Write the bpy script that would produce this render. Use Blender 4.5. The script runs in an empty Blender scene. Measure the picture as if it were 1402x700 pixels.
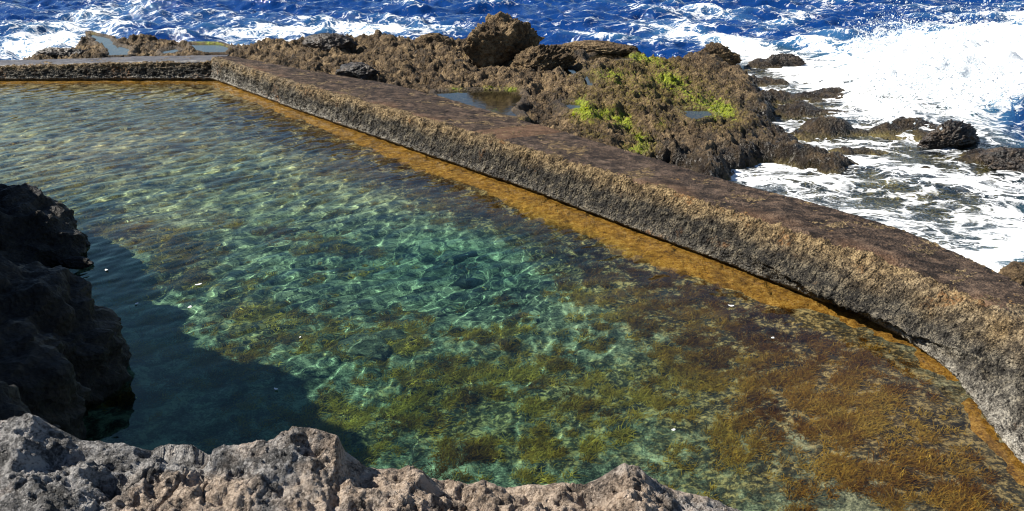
import bpy, math, random
import numpy as np

random.seed(4)
RNG = np.random.default_rng(7)
scene = bpy.context.scene
COL = scene.collection
PI = math.pi

# ------------------------------------------------------------------ survey of the place
# eye height above the pool and the tilt of the view: used to turn a bearing in the photograph
# into a point at a known height, so that outlines get their true ground positions
EYE = 5.0
FOC = 1250.0
TILT = math.atan(470.0 / FOC)
CT, ST = math.cos(TILT), math.sin(TILT)


def un(px, py, z=0.0):
    a = (px - 701) / FOC
    b = (350 - py) / FOC
    d = (a, CT + b * ST, -ST + b * CT)
    t = (z - EYE) / d[2]
    return (d[0] * t, d[1] * t)


def un_y(px, py, y):
    a = (px - 701) / FOC
    b = (350 - py) / FOC
    d = (a, CT + b * ST, -ST + b * CT)
    t = y / d[1]
    return (d[0] * t, EYE + d[2] * t)


def proj(x, y, z):
    zz = z - EYE
    dp = y * CT - zz * ST
    up = y * ST + zz * CT
    dp = np.maximum(dp, .05)
    return 701 + FOC * x / dp, 350 - FOC * up / dp


# ------------------------------------------------------------------ noise
_G = np.array([[1, 1, 0], [-1, 1, 0], [1, -1, 0], [-1, -1, 0], [1, 0, 1], [-1, 0, 1], [1, 0, -1], [-1, 0, -1],
               [0, 1, 1], [0, -1, 1], [0, 1, -1], [0, -1, -1], [1, 1, 0], [-1, 1, 0], [0, -1, 1], [0, -1, -1]], dtype=np.float64)


def _hash(ix, iy, iz, seed):
    h = (ix.astype(np.int64) * 374761393 + iy.astype(np.int64) * 668265263 + iz.astype(np.int64) * 2147483647 + seed * 974634777) & 0xFFFFFFFF
    h = ((h ^ (h >> 13)) * 1274126177) & 0xFFFFFFFF
    h = ((h ^ (h >> 16)) * 2246822519) & 0xFFFFFFFF
    return h ^ (h >> 15)


def perlin(x, y, z=None, seed=0):
    x = np.asarray(x, float); y = np.asarray(y, float)
    z = np.zeros_like(x) + 0.37 if z is None else np.asarray(z, float)
    x0 = np.floor(x); y0 = np.floor(y); z0 = np.floor(z)
    fx, fy, fz = x - x0, y - y0, z - z0
    u = fx * fx * fx * (fx * (fx * 6 - 15) + 10)
    v = fy * fy * fy * (fy * (fy * 6 - 15) + 10)
    w = fz * fz * fz * (fz * (fz * 6 - 15) + 10)
    ix, iy, iz = x0.astype(np.int64), y0.astype(np.int64), z0.astype(np.int64)
    out = 0
    for dx in (0, 1):
        for dy in (0, 1):
            for dz in (0, 1):
                g = _G[_hash(ix + dx, iy + dy, iz + dz, seed) & 15]
                d = g[..., 0] * (fx - dx) + g[..., 1] * (fy - dy) + g[..., 2] * (fz - dz)
                out = out + d * (u if dx else 1 - u) * (v if dy else 1 - v) * (w if dz else 1 - w)
    return out


def fbm(x, y, z=None, octs=4, gain=.5, lac=2.03, seed=0):
    a, f, s = 1.0, 1.0, 0.0
    for i in range(octs):
        s = s + a * perlin(x * f, y * f, None if z is None else z * f, seed + i * 17)
        a *= gain; f *= lac
    return s


def ridged(x, y, z=None, octs=4, gain=.5, lac=2.1, seed=0):
    a, f, s, n = 1.0, 1.0, 0.0, 0.0
    for i in range(octs):
        r = 1 - np.abs(perlin(x * f, y * f, None if z is None else z * f, seed + i * 31)) * 1.6
        s = s + a * np.clip(r, 0, 1) ** 2
        n += a; a *= gain; f *= lac
    return s / n


def worley(x, y, z=None, seed=0):
    """distance to the nearest and second nearest feature point"""
    three = z is not None
    x = np.asarray(x, float); y = np.asarray(y, float)
    z = np.asarray(z, float) if three else np.zeros_like(x)
    ix, iy, iz = np.floor(x).astype(np.int64), np.floor(y).astype(np.int64), np.floor(z).astype(np.int64)
    f1 = np.full(x.shape, 9.0); f2 = np.full(x.shape, 9.0)
    for dx in (-1, 0, 1):
        for dy in (-1, 0, 1):
            for dz in ((-1, 0, 1) if three else (0,)):
                h = _hash(ix + dx, iy + dy, iz + dz, seed)
                px = ix + dx + (h & 1023) / 1023.0 - x
                py = iy + dy + ((h >> 10) & 1023) / 1023.0 - y
                pz = (iz + dz + ((h >> 20) & 1023) / 1023.0 - z) if three else 0
                d = np.sqrt(px * px + py * py + pz * pz)
                f2 = np.minimum(np.maximum(f1, d), f2)
                f1 = np.minimum(f1, d)
    return f1, f2


def sstep(a, b, x):
    t = np.clip((x - a) / (b - a), 0, 1)
    return t * t * (3 - 2 * t)


def seg_dist(x, y, pts, closed=False):
    d = np.full(np.shape(x), 1e9)
    n = len(pts)
    for i in range(n if closed else n - 1):
        ax, ay = pts[i]; bx, by = pts[(i + 1) % n]
        vx, vy = bx - ax, by - ay
        t = np.clip(((x - ax) * vx + (y - ay) * vy) / max(vx * vx + vy * vy, 1e-9), 0, 1)
        d = np.minimum(d, (x - ax - t * vx) ** 2 + (y - ay - t * vy) ** 2)
    return np.sqrt(d)


def sdist(x, y, pts):
    """signed distance to a polygon, positive inside"""
    ins = np.zeros(np.shape(x), bool)
    n = len(pts)
    for i in range(n):
        ax, ay = pts[i]; bx, by = pts[(i + 1) % n]
        c = ((ay > y) != (by > y))
        with np.errstate(divide='ignore', invalid='ignore'):
            xi = (bx - ax) * (y - ay) / (by - ay if by != ay else 1e-9) + ax
        ins ^= c & (x < xi)
    d = seg_dist(x, y, pts, True)
    return np.where(ins, d, -d)


def blobs(px, py, L):
    s = np.zeros(np.shape(px))
    for (cx, cy, rx, ry, ang, w) in L:
        c, q = math.cos(math.radians(ang)), math.sin(math.radians(ang))
        a = ((px - cx) * c + (py - cy) * q) / rx
        b = (-(px - cx) * q + (py - cy) * c) / ry
        s = s + w * np.exp(-(a * a + b * b))
    return s


# ------------------------------------------------------------------ mesh helpers
def make_mesh(name, verts, faces, mat=None, attrs=None, smooth=True):
    verts = np.asarray(verts, np.float32); faces = np.asarray(faces, np.int32)
    me = bpy.data.meshes.new(name)
    nf, k = faces.shape
    me.vertices.add(len(verts)); me.vertices.foreach_set('co', verts.ravel())
    me.loops.add(nf * k); me.loops.foreach_set('vertex_index', faces.ravel())
    me.polygons.add(nf)
    me.polygons.foreach_set('loop_start', np.arange(0, nf * k, k, dtype=np.int32))
    me.polygons.foreach_set('loop_total', np.full(nf, k, np.int32))
    me.polygons.foreach_set('use_smooth', np.full(nf, smooth, bool))
    me.update(calc_edges=True)
    me.validate()
    for an, av in (attrs or {}).items():
        a = me.attributes.new(an, 'FLOAT', 'POINT')
        a.data.foreach_set('value', np.asarray(av, np.float32).ravel())
    if mat:
        me.materials.append(mat)
    return me


def link(name, me, parent=None, loc=None, label=None, cat=None, group=None, kind=None):
    o = bpy.data.objects.new(name, me)
    COL.objects.link(o)
    if parent:
        o.parent = parent
    if loc is not None:
        o.location = loc
    tag(o, label, cat, group, kind)
    return o


def tag(o, label=None, cat=None, group=None, kind=None):
    if label: o['label'] = label
    if cat: o['category'] = cat
    if group: o['group'] = group
    if kind: o['kind'] = kind


def grid_faces(n, m):
    """n rows, m columns"""
    i = np.arange(n - 1)[:, None] * m + np.arange(m - 1)[None, :]
    return np.stack([i, i + 1, i + m + 1, i + m], -1).reshape(-1, 4)


def normals_of(me):
    nrm = np.empty(len(me.vertices) * 3, np.float32)
    me.vertex_normals.foreach_get('vector', nrm)
    return nrm.reshape(-1, 3)


def coords_of(me):
    c = np.empty(len(me.vertices) * 3, np.float32)
    me.vertices.foreach_get('co', c)
    return c.reshape(-1, 3).astype(float)


def push(me, amount):
    c = coords_of(me) + normals_of(me) * np.asarray(amount)[:, None]
    me.vertices.foreach_set('co', c.astype(np.float32).ravel())
    me.update()


# ------------------------------------------------------------------ material helpers
class NT:
    def __init__(self, name):
        self.mat = bpy.data.materials.new(name)
        self.mat.use_nodes = True
        self.t = self.mat.node_tree
        self.t.nodes.clear()
        self.out = self.t.nodes.new('ShaderNodeOutputMaterial')

    def n(self, typ, inputs=None, **props):
        nd = self.t.nodes.new(typ)
        for k, v in props.items():
            setattr(nd, k, v)
        for k, v in (inputs or {}).items():
            self.set(nd.inputs[k], v)
        return nd

    def set(self, sock, v):
        if isinstance(v, bpy.types.NodeSocket):
            self.t.links.new(v, sock)
        else:
            if isinstance(v, (tuple, list)) and len(v) == 3 and sock.type == 'RGBA':
                v = (*v, 1)
            sock.default_value = v

    def pos(self):
        return self.n('ShaderNodeNewGeometry').outputs['Position']

    def attr(self, name):
        return self.n('ShaderNodeAttribute', attribute_name=name).outputs['Fac']

    def noise(self, vec, scale, detail=4, rough=.55, dist=0.0):
        return self.n('ShaderNodeTexNoise', {'Vector': vec, 'Scale': scale, 'Detail': detail, 'Roughness': rough, 'Distortion': dist}).outputs['Fac']

    def noisecol(self, vec, scale, detail=2):
        return self.n('ShaderNodeTexNoise', {'Vector': vec, 'Scale': scale, 'Detail': detail}).outputs['Color']

    def vor(self, vec, scale, feature='F1', out='Distance', rnd=1.0):
        return self.n('ShaderNodeTexVoronoi', {'Vector': vec, 'Scale': scale, 'Randomness': rnd}, feature=feature).outputs[out]

    def ramp(self, fac, stops, interp='LINEAR'):
        r = self.n('ShaderNodeValToRGB', {'Fac': fac})
        cr = r.color_ramp
        cr.interpolation = interp
        while len(cr.elements) < len(stops):
            cr.elements.new(.5)
        for e, (p, c) in zip(cr.elements, stops):
            e.position = p
            e.color = (c, c, c, 1) if isinstance(c, (int, float)) else (*c, 1)
        return r.outputs['Color']

    def math(self, op, a, b=0.0, c=0.0, clamp=False):
        nd = self.n('ShaderNodeMath', {0: a, 1: b, 2: c}, operation=op)
        nd.use_clamp = clamp
        return nd.outputs[0]

    def vmath(self, op, a, b=(0, 0, 0)):
        return self.n('ShaderNodeVectorMath', {0: a, 1: b}, operation=op).outputs[0]

    def mix(self, fac, a, b, mode='MIX'):
        nd = self.t.nodes.new('ShaderNodeMix')
        nd.data_type = 'RGBA'; nd.blend_type = mode
        self.set(nd.inputs[0], fac); self.set(nd.inputs[6], a); self.set(nd.inputs[7], b)
        return nd.outputs[2]

    def map(self, vec, scale=(1, 1, 1), rot=(0, 0, 0)):
        return self.n('ShaderNodeMapping', {'Vector': vec, 'Scale': scale, 'Rotation': rot}).outputs[0]

    def bump(self, h, strength=.5, dist=.02, normal=None):
        i = {'Height': h, 'Strength': strength, 'Distance': dist}
        if normal is not None:
            i['Normal'] = normal
        return self.n('ShaderNodeBump', i).outputs[0]

    def bsdf(self, **k):
        return self.n('ShaderNodeBsdfPrincipled', k).outputs[0]

    def done(self, sh, vol=None):
        self.t.links.new(sh, self.out.inputs['Surface'])
        if vol is not None:
            self.t.links.new(vol, self.out.inputs['Volume'])
        return self.mat


# ------------------------------------------------------------------ materials
def rock_material(name, dark, mid, light, scale=1.0, bump=.6, bdist=.03, rough=.8, wet=None, algae=False, speckle=0.0):
    t = NT(name)
    p = t.pos()
    big = t.noise(p, 1.3 * scale, 5, .6)
    med = t.noise(p, 5 * scale, 6, .65, .6)
    fine = t.noise(p, 28 * scale, 4, .7)
    f = t.math('ADD', t.math('MULTIPLY', big, .55), t.math('ADD', t.math('MULTIPLY', med, .55), t.math('MULTIPLY', fine, .35)))
    c = t.ramp(f, [(.58, dark), (.71, mid), (.85, light)])
    if speckle:
        s = t.noise(p, 90 * scale, 2, .6)
        c = t.mix(t.ramp(s, [(.60, 0), (.68, speckle)]), c, light)
    rg = rough
    if wet is not None:
        w = t.attr('wet')
        wn = t.math('MULTIPLY', w, t.ramp(t.noise(p, 2.2 * scale, 3), [(.3, .5), (.6, 1)]))
        c = t.mix(wn, c, wet)
        rg = t.math('SUBTRACT', rough, t.math('MULTIPLY', wn, rough - .25))
    if algae:
        g = t.attr('green')
        gn = t.math('ADD', t.math('MULTIPLY', g, 1.05), t.math('MULTIPLY', t.math('SUBTRACT', t.noise(p, 8, 5, .7), .5), 1.9))
        c = t.mix(t.ramp(gn, [(.26, 0), (.62, .6)]), c, t.ramp(t.noise(p, 11, 4, .7), [(.36, (.03, .022, .006)), (.52, (.16, .115, .018)), (.68, (.34, .27, .05))]))
        gm = t.ramp(gn, [(.70, 0), (1.0, .8)])
        gc = t.ramp(t.noise(p, 14, 3), [(.3, (.10, .13, .008)), (.5, (.26, .33, .012)), (.7, (.42, .50, .02))])
        c = t.mix(gm, c, gc)
    if algae:
        c = t.mix(t.attr('sub'), c, t.ramp(t.noise(p, 2.6, 5, .6), [(.35, (.06, .048, .018)), (.5, (.22, .175, .06)), (.65, (.38, .31, .10))]))
    ph = t.math('ADD', t.math('MULTIPLY', t.noise(p, 9 * scale, 6, .7), 1.0), t.math('MULTIPLY', t.vor(p, 16 * scale), .5))
    ph = t.math('ADD', ph, t.math('MULTIPLY', t.noise(p, 60 * scale, 3, .7), .25))
    b = t.bump(ph, bump, bdist)
    return t.done(t.bsdf(**{'Base Color': c, 'Roughness': rg, 'Normal': b, 'Specular IOR Level': .35}))


M = {}
M['shelf'] = rock_material('shelf_rock', (.007, .006, .005), (.088, .056, .027), (.31, .215, .11), 1.0, 1.0, .12, .8, wet=(.022, .016, .011), algae=True, speckle=.5)
M['boulder'] = rock_material('boulder_rock', (.010, .008, .006), (.105, .068, .034), (.30, .21, .11), 1.2, 1.0, .10, .85, speckle=.4)
M['wet_boulder'] = rock_material('wet_boulder_rock', (.008, .008, .008), (.028, .022, .018), (.10, .07, .045), 1.2, .8, .04, .35)
M['cliff'] = rock_material('cliff_rock', (.006, .006, .006), (.017, .015, .013), (.05, .04, .028), 1.1, 1.0, .08, .55)
M['pool_stone'] = rock_material('pool_stone_rock', (.015, .016, .013), (.075, .072, .05), (.26, .25, .17), 2.5, .9, .03, .85)


def ledge_material():
    t = NT('ledge_rock')
    p = t.pos()
    # grey basalt to the west, warm tan crust over the rest
    x = t.n('ShaderNodeSeparateXYZ', {0: p}).outputs[0]
    big = t.noise(p, 2.4, 5, .6, .4)
    warm = t.math('ADD', t.math('MULTIPLY', x, .55), t.math('ADD', 1.0, t.math('MULTIPLY', t.math('SUBTRACT', big, .5), 2.6)))
    warm = t.ramp(warm, [(.22, 0), (.62, 1)])
    grey2 = t.math('MULTIPLY', t.ramp(x, [(.22, 0), (.48, 1)]), t.ramp(t.noise(p, 3.1, 4), [(.40, 0), (.55, 1)]))
    warm = t.math('MULTIPLY', warm, t.math('SUBTRACT', 1.0, t.math('MULTIPLY', grey2, .85)))
    med = t.noise(p, 11, 6, .68, .5)
    fine = t.noise(p, 75, 4, .7)
    f = t.math('ADD', t.math('MULTIPLY', med, .62), t.math('MULTIPLY', fine, .45))
    cw = t.ramp(f, [(.42, (.035, .025, .019)), (.50, (.24, .178, .128)), (.60, (.58, .46, .355))])
    cg = t.ramp(f, [(.43, (.012, .012, .012)), (.51, (.090, .086, .084)), (.61, (.40, .385, .37))])
    c = t.mix(warm, cg, cw)
    rust = t.ramp(t.noise(p, 5.5, 4), [(.60, 0), (.70, .5)])
    c = t.mix(rust, c, t.mix(.5, c, (.36, .18, .06)))
    pit = t.vor(p, 38)
    pits = t.math('MULTIPLY', t.ramp(pit, [(.10, 1), (.30, 0)]), t.ramp(t.noise(p, 7, 3), [(.45, 0), (.62, 1)]))
    h = t.math('ADD', t.noise(p, 22, 7, .72), t.math('MULTIPLY', t.noise(p, 120, 3, .7), .35))
    h = t.math('SUBTRACT', h, t.math('MULTIPLY', pits, .45))
    b = t.bump(h, 1.0, .045)
    return t.done(t.bsdf(**{'Base Color': c, 'Roughness': .55, 'Normal': b, 'Specular IOR Level': .45}))


M['ledge'] = ledge_material()


def wall_material():
    """pitted sea concrete; 'prof' runs 0..1 up the pool face and 1..2 over the top, 'along' in metres"""
    t = NT('sea_concrete')
    p = t.pos()
    pr, al, bl = t.attr('prof'), t.attr('along'), t.attr('blotch')
    wob = t.math('MULTIPLY', t.math('SUBTRACT', t.noise(p, 1.4, 4), .5), .55)
    q = t.math('ADD', pr, wob)
    med = t.noise(p, 7, 5, .7)
    peb = t.vor(p, 26)
    fine = t.noise(p, 55, 3, .75)
    f = t.math('ADD', t.math('MULTIPLY', med, .55), t.math('MULTIPLY', fine, .5))
    dark = t.ramp(f, [(.44, (.005, .0045, .004)), (.53, (.026, .023, .018)), (.63, (.18, .15, .10))])
    tan = t.ramp(f, [(.44, (.018, .012, .006)), (.525, (.13, .088, .042)), (.62, (.40, .29, .15))])
    pale = t.ramp(f, [(.43, (.045, .040, .033)), (.525, (.22, .20, .165)), (.62, (.52, .49, .42))])
    c = t.mix(t.ramp(q, [(.56, 0), (.92, 1)]), dark, tan)
    lowb = t.ramp(t.math('ADD', pr, t.math('MULTIPLY', wob, .4)), [(.0, 1), (.10, .6), (.22, 0)])
    c = t.mix(t.math('MULTIPLY', lowb, t.math('ADD', .10, bl), clamp=True), c, pale)  # pale foot of the face; at the far end it doubles as painted wet glint
    c = t.mix(t.math('MULTIPLY', t.math('MULTIPLY', bl, t.ramp(pr, [(.34, 1), (.42, .45)])), t.ramp(t.noise(p, 2.5, 4), [(.40, 0), (.65, .6)])), c, pale)
    rust = t.math('MULTIPLY', t.ramp(t.noise(p, 1.9, 3), [(.60, 0), (.70, .7)]), t.ramp(t.noise(p, 17, 3), [(.45, 0), (.6, .8)]))
    c = t.mix(rust, c, (.30, .14, .045))
    v = t.n('ShaderNodeCombineXYZ', {0: t.math('MULTIPLY', al, 7.5), 1: t.math('MULTIPLY', pr, .9), 2: 0.0}).outputs[0]
    groove = t.ramp(t.noise(v, 1.0, 3, .6), [(.36, 0), (.47, 1)])
    gm = t.math('MULTIPLY', t.attr('groove'), t.ramp(pr, [(.0, 0), (.2, 1), (.8, 1), (1.0, 0)]))
    gg = t.math('ADD', t.math('MULTIPLY', groove, gm), t.math('SUBTRACT', 1.0, gm))
    h = t.math('ADD', t.math('MULTIPLY', t.math('SUBTRACT', 1.0, peb), .7), t.math('ADD', t.math('MULTIPLY', med, .8), t.math('MULTIPLY', fine, .35)))
    h = t.math('ADD', h, t.math('MULTIPLY', gg, 1.6))
    b = t.bump(h, 1.0, .06)
    low = t.ramp(pr, [(0, .45), (.2, .7), (.5, .85)])
    return t.done(t.bsdf(**{'Base Color': c, 'Roughness': low, 'Normal': b, 'Specular IOR Level': .25}))


def cap_material():
    t = NT('worn_walkway')
    p = t.pos()
    al = t.attr('along')
    med = t.noise(p, 4, 6, .7, .5)
    fine = t.noise(p, 45, 4, .75)
    f = t.math('ADD', t.math('MULTIPLY', med, .6), t.math('MULTIPLY', fine, .5))
    c = t.ramp(f, [(.46, (.008, .006, .005)), (.55, (.052, .035, .026)), (.65, (.20, .135, .092))])
    c = t.mix(t.ramp(t.noise(p, .7, 5, .65), [(.48, 0), (.66, .55)]), c, t.ramp(f, [(.46, (.035, .026, .020)), (.55, (.12, .085, .065)), (.65, (.28, .21, .16))]))
    patch = t.attr('patch')
    c = t.mix(t.math('MULTIPLY', patch, .75), c, t.ramp(f, [(.38, (.05, .03, .018)), (.54, (.16, .088, .050)), (.72, (.30, .19, .11))]))
    h = t.math('ADD', t.math('MULTIPLY', fine, .8), t.math('SUBTRACT', med, t.math('MULTIPLY', t.vor(p, 30), .5)))
    return t.done(t.bsdf(**{'Base Color': c, 'Roughness': .8, 'Normal': t.bump(h, 1.0, .05), 'Specular IOR Level': .2}))


def footing_material():
    t = NT('algae_stained_footing')
    p = t.pos()
    n = t.noise(p, 9, 5, .7)
    f = t.noise(p, 40, 4, .75)
    f = t.math('ADD', t.math('MULTIPLY', n, .5), t.math('MULTIPLY', f, .5))
    c = t.ramp(f, [(.38, (.07, .028, .004)), (.5, (.42, .21, .018)), (.62, (.74, .46, .11))])
    c = t.mix(t.ramp(t.noise(p, 2.2, 4), [(.45, 0), (.65, .6)]), c, t.ramp(f, [(.40, (.03, .014, .004)), (.52, (.20, .10, .012)), (.64, (.44, .28, .07))]))
    return t.done(t.bsdf(**{'Base Color': c, 'Roughness': .9, 'Normal': t.bump(f, 1, .05)}))


M['wall'] = wall_material()
M['cap'] = cap_material()
M['footing'] = footing_material()


def floor_material():
    t = NT('pool_bed')
    p = t.pos()
    al = t.attr('weed')
    med = t.noise(p, 3.2, 6, .65, .8)
    fine = t.noise(p, 38, 4, .75)
    grav = t.vor(p, 55)
    f = t.math('ADD', t.math('MULTIPLY', med, .6), t.math('MULTIPLY', fine, .42))
    c = t.ramp(f, [(.42, (.008, .012, .010)), (.50, (.115, .132, .088)), (.595, (.46, .47, .30))])
    c = t.mix(t.attr('sand'), c, t.ramp(f, [(.42, (.035, .022, .008)), (.50, (.25, .175, .075)), (.59, (.56, .44, .23))]))
    gl = t.math('MULTIPLY', t.ramp(grav, [(.06, 1), (.18, 0)]), t.ramp(t.noise(p, 5, 3), [(.5, 0), (.65, .8)]))
    c = t.mix(gl, c, (.62, .62, .52))
    an = t.math('ADD', al, t.math('MULTIPLY', t.math('SUBTRACT', t.noise(p, 4.5, 6, .7), .5), 1.5))
    turf = t.ramp(t.math('ADD', t.noise(p, 16, 4, .7), t.math('MULTIPLY', t.math('SUBTRACT', med, .5), .5)), [(.43, (.008, .006, .003)), (.52, (.085, .055, .014)), (.60, (.42, .31, .12))])
    c = t.mix(t.ramp(an, [(.40, 0), (.66, .85)]), c, turf)
    h = t.math('ADD', t.noise(p, 14, 6, .7), t.math('MULTIPLY', fine, .4))
    return t.done(t.bsdf(**{'Base Color': c, 'Roughness': .95, 'Normal': t.bump(h, .7, .04)}))


M['floor'] = floor_material()


def pool_water_material():
    t = NT('clear_pool_water')
    # the water column swallows red first: the tint follows the depth of water below
    tint = t.ramp(t.attr('depth'), [(.0, (1, .98, .95)), (.2, (.97, .97, .92)), (.45, (.84, .95, .88)), (.7, (.68, .92, .85)), (1.0, (.52, .88, .82))])
    g = t.n('ShaderNodeBsdfGlass', {'Color': tint, 'Roughness': 0.0, 'IOR': 1.33})
    return t.done(g.outputs[0])


M['pool_water'] = pool_water_material()


def thin_water(name, tint, opacity):
    t = NT(name)
    p = t.pos()
    b = t.bump(t.noise(p, 9, 3), .12, .02)
    fr = t.n('ShaderNodeFresnel', {'IOR': 1.33, 'Normal': b}).outputs[0]
    gl = t.n('ShaderNodeBsdfGlossy', {'Color': (1, 1, 1, 1), 'Roughness': .02, 'Normal': b}).outputs[0]
    tr = t.n('ShaderNodeBsdfTransparent', {'Color': tint}).outputs[0]
    return t.done(t.n('ShaderNodeMixShader', {0: fr, 1: tr, 2: gl}).outputs[0])


M['tide_pool'] = thin_water('tide_pool_water', (.62, .64, .55), .3)


def sea_material():
    t = NT('sea_water')
    p = t.pos()
    foam, deep = t.attr('foam'), t.attr('deep')
    b = t.bump(t.math('ADD', t.noise(p, 4.5, 4, .6, .5), t.math('MULTIPLY', t.noise(p, 14, 3, .6), .3)), .5, .10)
    fr = t.n('ShaderNodeFresnel', {'IOR': 1.33, 'Normal': b}).outputs[0]
    gl = t.n('ShaderNodeBsdfGlossy', {'Color': (.85, .92, 1, 1), 'Roughness': .06, 'Normal': b}).outputs[0]
    tr = t.n('ShaderNodeBsdfTransparent', {'Color': (.85, .86, .72)}).outputs[0]
    body = t.ramp(deep, [(0, (.09, .10, .06)), (.45, (.03, .09, .12)), (.75, (.008, .055, .16)), (1, (.003, .032, .15))])
    body = t.mix(t.ramp(foam, [(.2, 0), (.8, .55)]), body, (.10, .30, .42))
    bd = t.n('ShaderNodeBsdfDiffuse', {'Color': body, 'Normal': b}).outputs[0]
    op = t.ramp(deep, [(0, .02), (.35, .15), (.9, 1)])
    under = t.n('ShaderNodeMixShader', {0: op, 1: tr, 2: bd}).outputs[0]
    water = t.n('ShaderNodeMixShader', {0: fr, 1: under, 2: gl}).outputs[0]
    # foam lace: warped cells whose walls thicken as the foam gets denser
    w1 = t.vmath('SCALE', t.vmath('SUBTRACT', t.noisecol(p, .8, 3), (.5, .5, .5)))
    w1.node.inputs['Scale'].default_value = 1.3
    w2 = t.vmath('SCALE', t.vmath('SUBTRACT', t.noisecol(p, 3.5, 3), (.5, .5, .5)))
    w2.node.inputs['Scale'].default_value = .35
    q = t.vmath('ADD', p, t.vmath('ADD', w1, w2))
    q = t.map(q, (.70, 1.25, .3), (0, 0, math.radians(57)))
    r1 = t.math('MULTIPLY', t.math('ABSOLUTE', t.math('SUBTRACT', t.noise(q, 1.15, 3.5, .55, .7), .5)), 2.0)
    r2 = t.math('MULTIPLY', t.math('ABSOLUTE', t.math('SUBTRACT', t.noise(q, 3.4, 3.0, .6, .5), .5)), 2.2)
    lace = t.math('MINIMUM', r1, t.math('ADD', r2, .05))
    frag = t.noise(p, 1.1, 6, .68, .4)
    d = t.math('ADD', foam, t.math('MULTIPLY', t.math('SUBTRACT', frag, .5), 1.35))
    thr = t.math('MULTIPLY', t.math('MAXIMUM', t.math('SUBTRACT', d, .10), 0), .30)
    cov = t.math('MULTIPLY', t.math('SUBTRACT', thr, lace), 11, clamp=True)
    solid = t.ramp(t.math('ADD', d, t.math('MULTIPLY', t.math('SUBTRACT', t.noise(p, 5, 5, .7), .5), .6)), [(.95, 0), (1.0, 1)])
    cov = t.math('MAXIMUM', cov, solid)
    thin = t.ramp(d, [(.45, 0), (1.0, .30)])
    cov = t.math('MAXIMUM', cov, t.math('MULTIPLY', thin, t.ramp(t.noise(p, 3, 4, .6), [(.35, 0), (.6, 1)])))
    fb = t.bump(t.noise(p, 9, 5, .7), .6, .08)
    fo = t.n('ShaderNodeBsdfDiffuse', {'Color': (.88, .90, .91, 1), 'Normal': fb}).outputs[0]
    return t.done(t.n('ShaderNodeMixShader', {0: cov, 1: water, 2: fo}).outputs[0])


M['sea'] = sea_material()


def foam_material():
    t = NT('white_water')
    p = t.pos()
    d = t.n('ShaderNodeBsdfDiffuse', {'Color': (.90, .92, .93, 1)}).outputs[0]
    tl = t.n('ShaderNodeBsdfTranslucent', {'Color': (.85, .92, .95, 1)}).outputs[0]
    return t.done(t.n('ShaderNodeMixShader', {0: .5, 1: d, 2: tl}).outputs[0])


M['spray'] = foam_material()


def weed_material(name, stops):
    t = NT(name)
    p = t.pos()
    c = t.ramp(t.math('ADD', t.noise(p, .9, 3), t.math('MULTIPLY', t.math('SUBTRACT', t.attr('tone'), .5), .5)), stops)
    d = t.n('ShaderNodeBsdfDiffuse', {'Color': c}).outputs[0]
    tl = t.n('ShaderNodeBsdfTranslucent', {'Color': c}).outputs[0]
    return t.done(t.n('ShaderNodeMixShader', {0: .3, 1: d, 2: tl}).outputs[0])


M['weed'] = weed_material('brown_seaweed', [(.22, (.055, .020, .005)), (.40, (.21, .092, .011)), (.56, (.40, .228, .030)), (.75, (.55, .38, .07))])
M['green'] = weed_material('bright_green_algae', [(.3, (.08, .11, .005)), (.5, (.20, .25, .008)), (.7, (.38, .41, .02))])

t = NT('white_scrap_skin')
M['scrap'] = t.done(t.bsdf(**{'Base Color': t.ramp(t.noise(t.pos(), 40, 3), [(.3, (.62, .62, .60)), (.6, (.86, .86, .84))]), 'Roughness': .5}))

# ------------------------------------------------------------------ pool walls
BOT_PX = [(289, 109), (400, 150), (556, 204.5), (700, 254), (861, 314), (1000, 366), (1115, 413), (1158, 424), (1210, 454), (1250, 477), (1305, 518), (1331, 558), (1366, 606), (1402, 648)]
FR_PX = [(300, 88), (313, 88), (400, 114), (568, 161), (700, 199), (821, 234), (900, 257), (1000, 290), (1164, 340), (1230, 363), (1329, 408), (1402, 446)]
BK_PX = [(318, 78), (400, 93), (544, 117.5), (607, 134), (700, 161), (789, 186), (871, 211), (1000, 250), (1131, 283), (1230, 314), (1329, 355), (1402, 391)]
ZF, ZB = .68, .64
WO = np.array([-9.61, 29.27]); DU = np.array([.552, -.834]); DV = np.array([.834, .552])


def uv_line(pts):
    P = np.array(pts) - WO
    return P @ DU, P @ DV


US = np.arange(0.0, 33.0, .024)


def smooth(a, w):
    k = np.exp(-np.linspace(-2, 2, 2 * w + 1) ** 2); k /= k.sum()
    return np.convolve(np.pad(a, w, mode='edge'), k, 'valid')


bu, bv = uv_line([un(*q, 0) for q in BOT_PX] + [(4.75, 6.4), (4.4, 4.8), (3.9, 2.5), (3.6, 1.0)])
fu, fv = uv_line([un(*q, ZF) for q in FR_PX] + [(5.6, 7.6), (5.6, 6.0), (5.3, 3.5), (5.0, 1.0)])
ku, kv = uv_line([un(*q, ZB) for q in BK_PX] + [(6.6, 9.0), (6.8, 6.5), (6.8, 3.5), (6.8, 1.0)])


def interp_sorted(us, u, v):
    o = np.argsort(u)
    return np.interp(us, u[o], v[o])


VB = smooth(interp_sorted(US, bu, bv), 13)
VF = smooth(interp_sorted(US, fu, fv), 23)
VK = smooth(interp_sorted(US, ku, kv), 23)
VF = np.maximum(VF, VB + .10)
VK = np.maximum(VK, VF + .25)
LONG_BOT = [tuple(WO + DU * u + DV * v) for u, v in zip(US[::30], VB[::30])]
LONG_BACK = [tuple(WO + DU * u + DV * v) for u, v in zip(US[::30], VK[::30])]


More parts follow.
